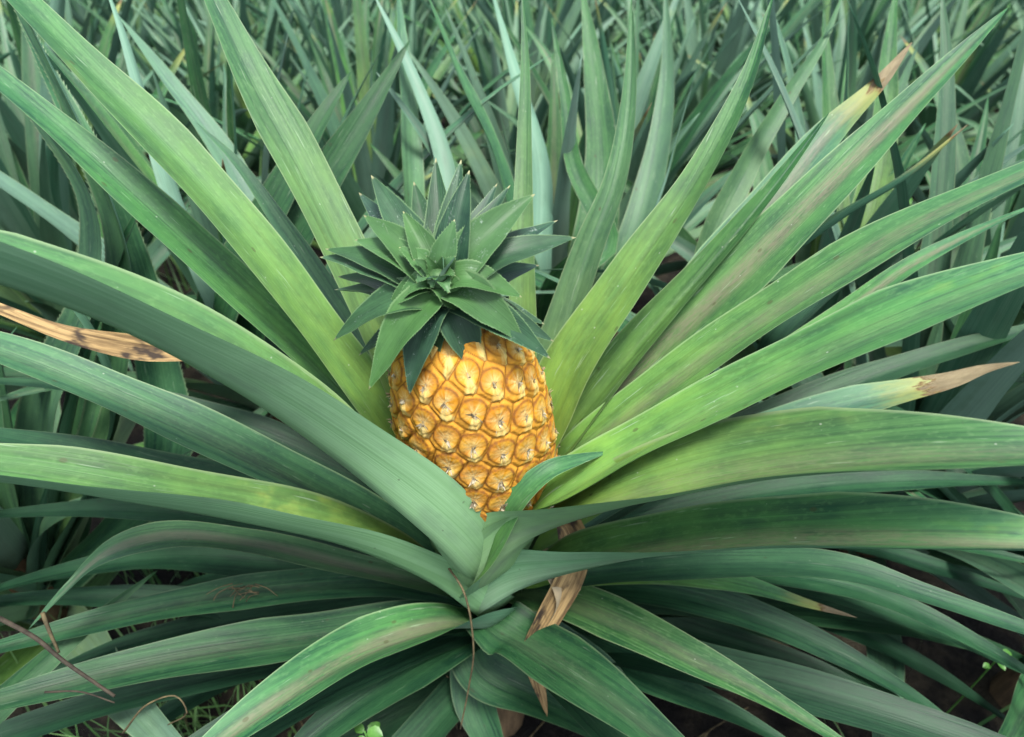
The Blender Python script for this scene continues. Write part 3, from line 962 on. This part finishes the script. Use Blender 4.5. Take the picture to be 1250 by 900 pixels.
def near_plant(x, y, seed, label, n=36, extra=(), tone=0, **kw):
    b = Vector((x, y, ground_z(x, y)))
    t = link('pineapple_plant', None, loc=b)
    tag(t, label, 'pineapple plant', 'pineapple plants around the fruiting one')
    me = tube_mesh('stem', [([(0, 0, -.04), (0, 0, .15), (0, 0, .32)], .032, .02)], M_STEM, 8)
    link('stem', me, t)
    for P, W, lc, roll, tw, gut, sd in rosette(seed, n, **kw):
        PW = [p + b for p in P]
        if not clear_of_view(PW): continue
        lc = (lc[0] * (0 if tone else 1) + tone,) + lc[1:]  # negative tone darkens the leaf colour, standing in for shade low down
        add_leaf(t, b, PW, W=W, lc=lc, roll=roll, twist=tw, gut=gut, seed=sd, nseg=26, nv=7, wave=.7, taper=.62)
    for k, (pts, W, o) in enumerate(extra):
        o = dict(o)
        lc = (o.pop('yel', 0), o.pop('band', 0), o.pop('bloom', 0), o.pop('dry', 0))
        P = [at(*p) for p in pts]
        P = [b + Vector((0, 0, .2))] + P
        wv = o.pop('wave', .6)
        dead = o.pop('dead', None)
        ob = add_leaf(t, b, P, name='withered_leaf' if dead else 'leaf', mats=(M_DEAD, M_DEAD) if dead else None,
                      W=W, lc=lc, seed=seed * 77 + k, nseg=48, nv=9, wave=wv, **o)
        if dead: ob['label'] = dead
    return t


near_plant(.10, .60, 3, 'pineapple plant standing directly behind the fruit and its green crown', 30, extra=[
    ([(560, 330, .95), (545, 200, .92), (500, 80, .92), (455, -10, .93)], .059, dict(yel=.3, bloom=.6, band=.4, roll=150, taper=.8)),
    ([(640, 330, .95), (605, 190, .92), (560, 90, .92), (520, -10, .93)], .065, dict(bloom=.1, roll=8, taper=.6)),
    ([(660, 330, .98), (660, 200, .97), (630, 90, .97), (598, -20, .98)], .059, dict(bloom=.45, roll=170, taper=.8)),
    ([(690, 330, .9), (740, 300, .9), (700, 200, .9), (690, 120, .9), (673, 22, .92)], .052, dict(bloom=.05, roll=-20, taper=.7)),
    ([(720, 330, 1.0), (735, 200, 1.0), (725, 90, 1.0), (710, -20, 1.02)], .078, dict(bloom=.15, roll=0, taper=.6)),
    ([(500, 330, .95), (502, 250, .93), (498, 130, .95), (490, 40, .97), (485, -20, 1.)], .059, dict(yel=.4, bloom=.3, taper=.6)),
    ([(760, 330, .98), (800, 200, .98), (815, 90, 1.), (812, -20, 1.02)], .059, dict(yel=.1, bloom=.5, taper=.6)),
])
near_plant(-.42, .52, 8, 'pineapple plant behind left of the fruit whose dark leaves cross in an X', 30, extra=[
    ([(270, 380, .84), (303, 310, .82), (348, 224, .81), (395, 140, .81), (428, 88, .82)], .066, dict(yel=-.45, taper=.4, roll=72, gut=.2)),
    ([(300, 390, .86), (341, 310, .84), (388, 232, .83), (440, 150, .83), (500, 50, .84)], .074, dict(yel=-.5, taper=.45, roll=72, gut=.25)),
    ([(250, 330, .8), (215, 250, .78), (180, 140, .77), (150, 40, .77), (128, -20, .78)], .052, dict(bloom=.5, roll=165, taper=.8)),
    ([(330, 330, .9), (280, 200, .88), (200, 90, .88), (145, 20, .9)], .057, dict(bloom=.6, taper=.6)),
])
near_plant(-.62, .12, 21, 'pineapple plant at the left edge with spiny dark leaf margins', 32, extra=[
    ([(120, 560, .80), (150, 420, .74), (150, 300, .70), (95, 150, .66), (30, 20, .64), (-20, -70, .64)], 0.068, dict(bloom=.2, roll=-10, taper=.6, spines=.006)),
    ([(60, 500, .78), (110, 360, .70), (110, 250, .66), (50, 150, .63), (-30, 60, .62)], 0.065, dict(bloom=.35, roll=10, taper=.6, spines=.006)),
    ([(200, 560, .82), (190, 440, .78), (165, 330, .74), (120, 210, .70), (60, 90, .69), (10, -10, .69)], 0.056, dict(bloom=.1, roll=60, taper=.6, spines=.006)),
    ([(140, 470, .72), (60, 330, .64), (20, 300, .62), (-90, 250, .60)], 0.065, dict(bloom=.1, yel=.2, taper=.6, spines=.006)),
    ([(60, 640, .80), (170, 590, .78), (250, 540, .78)], .03, dict(bloom=.4, taper=.6)),
])
near_plant(.52, .50, 13, 'pineapple plant behind right of the fruit with bluish upright leaves', 32, extra=[
    ([(860, 330, .85), (905, 215, .85), (960, 120, .86), (1005, 50, .88), (1028, -5, .9)], .058, dict(yel=.3, bloom=.3, taper=.7)),
    ([(790, 330, .85), (818, 200, .87), (850, 85, .9)], .034, dict(bloom=.6, taper=.8)),
    ([(1040, 330, 1.0), (1075, 180, 1.0), (1085, 60, 1.02), (1095, -20, 1.04)], .056, dict(yel=.6, taper=.5)),
    ([(1010, 330, 1.0), (1015, 200, 1.0), (1010, 100, 1.0), (1005, 10, 1.0)], .054, dict(yel=.7, taper=.5)),
    ([(950, 420, .86), (1040, 330, .86), (1150, 250, .88), (1260, 190, .9)], .05, dict(bloom=.3, yel=-0.57, taper=.5)),
])
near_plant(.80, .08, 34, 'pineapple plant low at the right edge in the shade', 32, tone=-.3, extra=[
    ([(1200, 640, .85), (1050, 560, .84), (940, 520, .84), (850, 520, .85)], .044, dict(yel=-0.67, gut=.2, taper=.6)),
    ([(1240, 640, .82), (1170, 560, .80), (1090, 500, .80), (1010, 480, .81)], .044, dict(yel=-0.67, gut=.2, taper=.6)),
])
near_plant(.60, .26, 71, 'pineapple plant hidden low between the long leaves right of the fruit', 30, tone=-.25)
near_plant(-.30, 1.08, 41, 'second pineapple plant back from the fruit, left of centre', 34)
near_plant(.30, 1.10, 46, 'second pineapple plant back from the fruit, right of centre', 34)
near_plant(-.88, .72, 52, 'pineapple plant toward the upper left corner among grey green leaves', 34)
near_plant(.98, .70, 57, 'pineapple plant toward the upper right corner among thin weeds', 34)
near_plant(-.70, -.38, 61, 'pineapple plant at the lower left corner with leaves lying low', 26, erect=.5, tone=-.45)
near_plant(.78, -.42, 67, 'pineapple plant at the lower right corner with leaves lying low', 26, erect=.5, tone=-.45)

# the field beyond: whole plants as single foliage meshes, copied
variants = []
for s in range(6):
    g = Geo()
    for P, W, lc, roll, tw, gut, sd in rosette(200 + s * 7, 28, Lr=(.55, .85), Wr=(.044, .062)):
        g.leaf([tuple(p) for p in P], W=W, lc=lc, roll=roll, twist=tw, gut=gut, seed=sd, nseg=14, nv=5, wave=.6, taper=.62)
    variants.append(g.mesh('pineapple_foliage'))
taken = [(.10, .60), (-.42, .52), (-.62, .12), (.52, .50), (.80, .08), (-.30, 1.08), (.30, 1.10), (-.88, .72), (.98, .70), (0, 0), (-.7, -.38), (.78, -.42)]
fr = random.Random(5)
cnt = 0
y = .55
while y < 6.8:
    x = -(1.1 + .92 * y)
    while x < 1.1 + .92 * y:
        px, py = x + fr.uniform(-.1, .1), y + fr.uniform(-.1, .1)
        if all((px - a) ** 2 + (py - b) ** 2 > .17 for a, b in taken):
            o = link('pineapple_plant', variants[fr.randrange(6)], loc=(px, py, ground_z(px, py) - .02))
            o.rotation_euler = (fr.uniform(-.08, .08), fr.uniform(-.08, .08), fr.uniform(0, 6.28))
            s = fr.uniform(.82, 1.08)
            o.scale = (s, s, s)
            tag(o, 'grey green pineapple plant in the blurred field behind', 'pineapple plant', 'pineapple plants of the field behind')
            cnt += 1
        x += .50
    y += .46
print('field plants', cnt)

# ------------------------------------------------------------------ weeds, grass, litter


def grass():
    rs = random.Random(77)
    V, F = [], []

    def blade(x, y, h, lean, w):
        az = rs.uniform(0, 6.28); z = ground_z(x, y)
        b = len(V)
        px = Vector((math.cos(az), math.sin(az), 0)); sd = Vector((-math.sin(az), math.cos(az), 0)) * w
        for k in range(4):
            f = k / 4
            c = Vector((x, y, z)) + px * (lean * f * f) + Vector((0, 0, h * f * (1 - .25 * f * lean / h)))
            V.append(tuple(c - sd * (1 - f * .7) + px * w * .3)); V.append(tuple(c + sd * (1 - f * .7) + px * w * .3))
        V.append(tuple(Vector((x, y, z)) + px * lean + Vector((0, 0, h * (1 - .25 * lean / h)))))
        for k in range(3):
            F.append((b + 2 * k, b + 2 * k + 1, b + 2 * k + 3, b + 2 * k + 2))
        F.append((b + 6, b + 7, b + 8))
    for _ in range(3500):
        y = rs.uniform(.9, 6.5); x = rs.uniform(-1, 1) * (1 + .85 * y)
        if mnoise.noise(Vector((x * 1.3, y * 1.3, 9))) < -.05: continue
        h = rs.uniform(.25, .62)
        blade(x, y, h, rs.uniform(.05, .3), rs.uniform(.002, .0045))
    for cx, cy, m in ((-.42, .02, 160), (-.30, -.22, 60), (.62, -.12, 60), (-.5, .3, 120)):
        for _ in range(m):
            blade(cx + rs.gauss(0, .07), cy + rs.gauss(0, .07), rs.uniform(.08, .24), rs.uniform(.02, .12), rs.uniform(.0012, .0028))
    me = bpy.data.meshes.new('grass')
    me.from_pydata(V, [], F)
    me.materials.append(M_GRASS)
    me.polygons.foreach_set('use_smooth', [True] * len(F))
    tag(link('grass', me), 'thin green grass growing between the pineapple plants', 'grass', kind='stuff')


grass()


def twig(name, paths, mat, label, cat='twig'):
    c = Vector(paths[0][0][0])
    me = tube_mesh(name, [([tuple(Vector(p) - c) for p in pts], r0, r1) for pts, r0, r1 in paths], mat)
    return tag(link(name, me, loc=c), label, cat)


A = lambda l: [at(*p) for p in l]
twig('grass_stem', [(A([(545, 690, .60), (566, 722, .585), (578, 790, .60), (572, 840, .63), (562, 890, .66)]), .0011, .0008)], M_TWIG,
     'long thin straw coloured grass stem hanging over the leaf bases below the fruit', 'grass stem')
twig('dry_twig', [(A([(560, 800, .80), (553, 850, .82), (558, 890, .85)]), .0012, .0008), (A([(545, 825, .80), (575, 850, .82), (595, 858, .82)]), .001, .0007),
                  (A([(550, 845, .82), (535, 868, .84)]), .0009, .0007)], M_TWIG, 'forked pale dry twig in the dark gap below the leaf bases')
twig('dry_twig', [(A([(485, 878, .85), (515, 885, .86), (535, 898, .87)]), .0011, .0007)], M_TWIG, 'short pale dry twig on the soil at the bottom edge')
twig('dark_twig', [(A([(0, 755, .50), (45, 780, .49), (75, 805, .485), (140, 850, .48)]), .0020, .0012)], M_TWIGD,
     'blurred dark twig leaning across the leaves at the lower left')
twig('curled_tendril', [(A([(55, 845, .5), (100, 845, .495), (140, 858, .5)]), .0009, .0006)], M_TWIGD,
     'short blurred dull tendril over the wide leaf at the lower left', 'tendril')
twig('curled_tendril', [(A([(150, 895, .60), (180, 860, .59), (215, 850, .59), (228, 870, .59), (205, 885, .60)]), .0010, .0006)], M_TWIG,
     'curled brown tendril at the bottom edge left of the twigs', 'tendril')
twig('curled_tendril', [(A([(52, 748, .52), (60, 770, .515), (72, 797, .51)]), .0018, .001)], M_TWIG,
     'small tan hooked tendril beside the dark twig', 'tendril')

rsl = random.Random(4)
paths = []
for k in range(16):
    c = at(300 + rsl.gauss(0, 16), 722 + rsl.gauss(0, 3.5), .675)
    d = Vector((rsl.uniform(-1, 1), rsl.uniform(-.5, .5), rsl.uniform(-.1, .35))).normalized() * rsl.uniform(.005, .016)
    paths.append(([c - d, c + Vector((rsl.uniform(-.004, .004), 0, .003)), c + d], .0006, .0003))
twig('straw_tuft', paths, M_TWIG, 'small tuft of dry straw lying on a dark leaf left of centre', 'straw')

paths = []
for k in range(150):
    x, y = rsl.uniform(-.5, .5), rsl.uniform(-.25, .35)
    c = Vector((x, y, ground_z(x, y) + rsl.uniform(.004, .03)))
    d = Vector((rsl.uniform(-1, 1), rsl.uniform(-1, 1), rsl.uniform(-.2, .3))).normalized() * rsl.uniform(.02, .07)
    paths.append(([c - d, c + Vector((rsl.uniform(-.01, .01), 0, .004)), c + d], .0013, .0008))
c = Vector((0, 0, 0))
tag(link('plant_litter', tube_mesh('plant_litter', paths, M_TWIG, 4)), 'scattered dry straw litter on the soil', 'litter', kind='stuff')


def weed(x, y, d, label, seed, n=7, s=1.0):
    rs = random.Random(seed)
    top = at(x, y, d)
    gz = ground_z(top.x, top.y)
    b = Vector((top.x, top.y, gz))
    t = tag(link('weed_seedling', None, loc=b), label, 'weed')
    hgt = top.z - gz
    link('stem', tube_mesh('stem', [([(0, 0, 0), (.004, 0, hgt * .5), (0, 0, hgt)], .0015, .001)], M_WEED, 5), t)
    for k in range(n):
        az = k * 2.4 + rs.uniform(-.3, .3)
        zz = hgt - .006 * k
        Lf = rs.uniform(.018, .03) * s
        V, F = [], []
        m = 9
        dv = Vector((math.cos(az), math.sin(az), .25)).normalized(); sv = Vector((-math.sin(az), math.cos(az), 0))
        for i in range(m):
            f = i / (m - 1)
            w = math.sin(math.pi * min(1, f * .93 + .07)) ** .8 * Lf * .36 * (1 + .14 * (i % 2))
            c = Vector((0, 0, zz)) + dv * (Lf * (.2 + f)) + Vector((0, 0, -.3 * Lf * f * f))
            V += [tuple(c - sv * w + Vector((0, 0, w * .35))), tuple(c), tuple(c + sv * w + Vector((0, 0, w * .35)))]
        nn = len(V)
        V += [(a_[0], a_[1], a_[2] - .0006) for a_ in V]
        for i in range(m - 1):
            for j in range(2):
                q = (i * 3 + j, i * 3 + j + 1, i * 3 + j + 4, i * 3 + j + 3)
                F.append(q); F.append(tuple(nn + v_ for v_ in q[::-1]))
        me = bpy.data.meshes.new('leaf'); me.from_pydata(V, [], F); me.materials.append(M_WEED)
        me.polygons.foreach_set('use_smooth', [True] * len(F))
        link('leaf', me, t)


weed(445, 893, .66, 'small bright green toothed weed at the bottom edge below the leaves', 1, 8, .6)
weed(1222, 800, .75, 'small weed with a drooping leaf in the dark gap at the lower right', 2, 5, .4)
weed(1100, 235, 1.5, 'broad leaved green weed between the leaves at upper right', 3, 8, 1.8)
weed(1205, 230, 1.7, 'broad leaved weed near the right edge above the long leaves', 4, 8, 1.8)

# ------------------------------------------------------------------ light, sky, camera
w = bpy.data.worlds.new('World'); sc.world = w; w.use_nodes = True
nt = w.node_tree
bg = nt.nodes['Background']
sky = nt.nodes.new('ShaderNodeTexSky')
sky.sky_type = 'NISHITA'; sky.sun_disc = False
SUN_EL, SUN_AZ = R(74), R(150)     # azimuth measured from +Y toward +X
sky.sun_elevation = SUN_EL; sky.sun_rotation = SUN_AZ
sky.air_density = 1.0; sky.dust_density = 3.0; sky.ozone_density = 1.0
hs = nt.nodes.new('ShaderNodeHueSaturation'); hs.inputs['Saturation'].default_value = .55
nt.links.new(sky.outputs[0], hs.inputs['Color']); nt.links.new(hs.outputs[0], bg.inputs[0])
bg.inputs[1].default_value = .085
sd = Vector((math.sin(SUN_AZ) * math.cos(SUN_EL), math.cos(SUN_AZ) * math.cos(SUN_EL), math.sin(SUN_EL)))
ld = bpy.data.lights.new('sun', 'SUN'); ld.energy = 1.5; ld.angle = R(15); ld.color = (1, .96, .9)
lo = bpy.data.objects.new('sun', ld); COL.objects.link(lo)
lo.rotation_euler = sd.to_track_quat('Z', 'Y').to_euler()

cd = bpy.data.cameras.new('camera'); co = bpy.data.objects.new('camera', cd); COL.objects.link(co)
cd.sensor_width = 36; cd.lens = FPX / 1250 * 36
co.location = CAM; co.rotation_euler = (math.pi / 2 - PITCH, 0, 0)
cd.clip_start = .01; cd.clip_end = 1000
cd.dof.use_dof = True; cd.dof.focus_distance = .50; cd.dof.aperture_fstop = 6.3
sc.camera = co
sc.view_settings.view_transform = 'Standard'; sc.view_settings.look = 'None'
sc.view_settings.exposure = 2.15; sc.view_settings.gamma = 1
sc.cycles.max_bounces = 4
sc.cycles.diffuse_bounces = 2
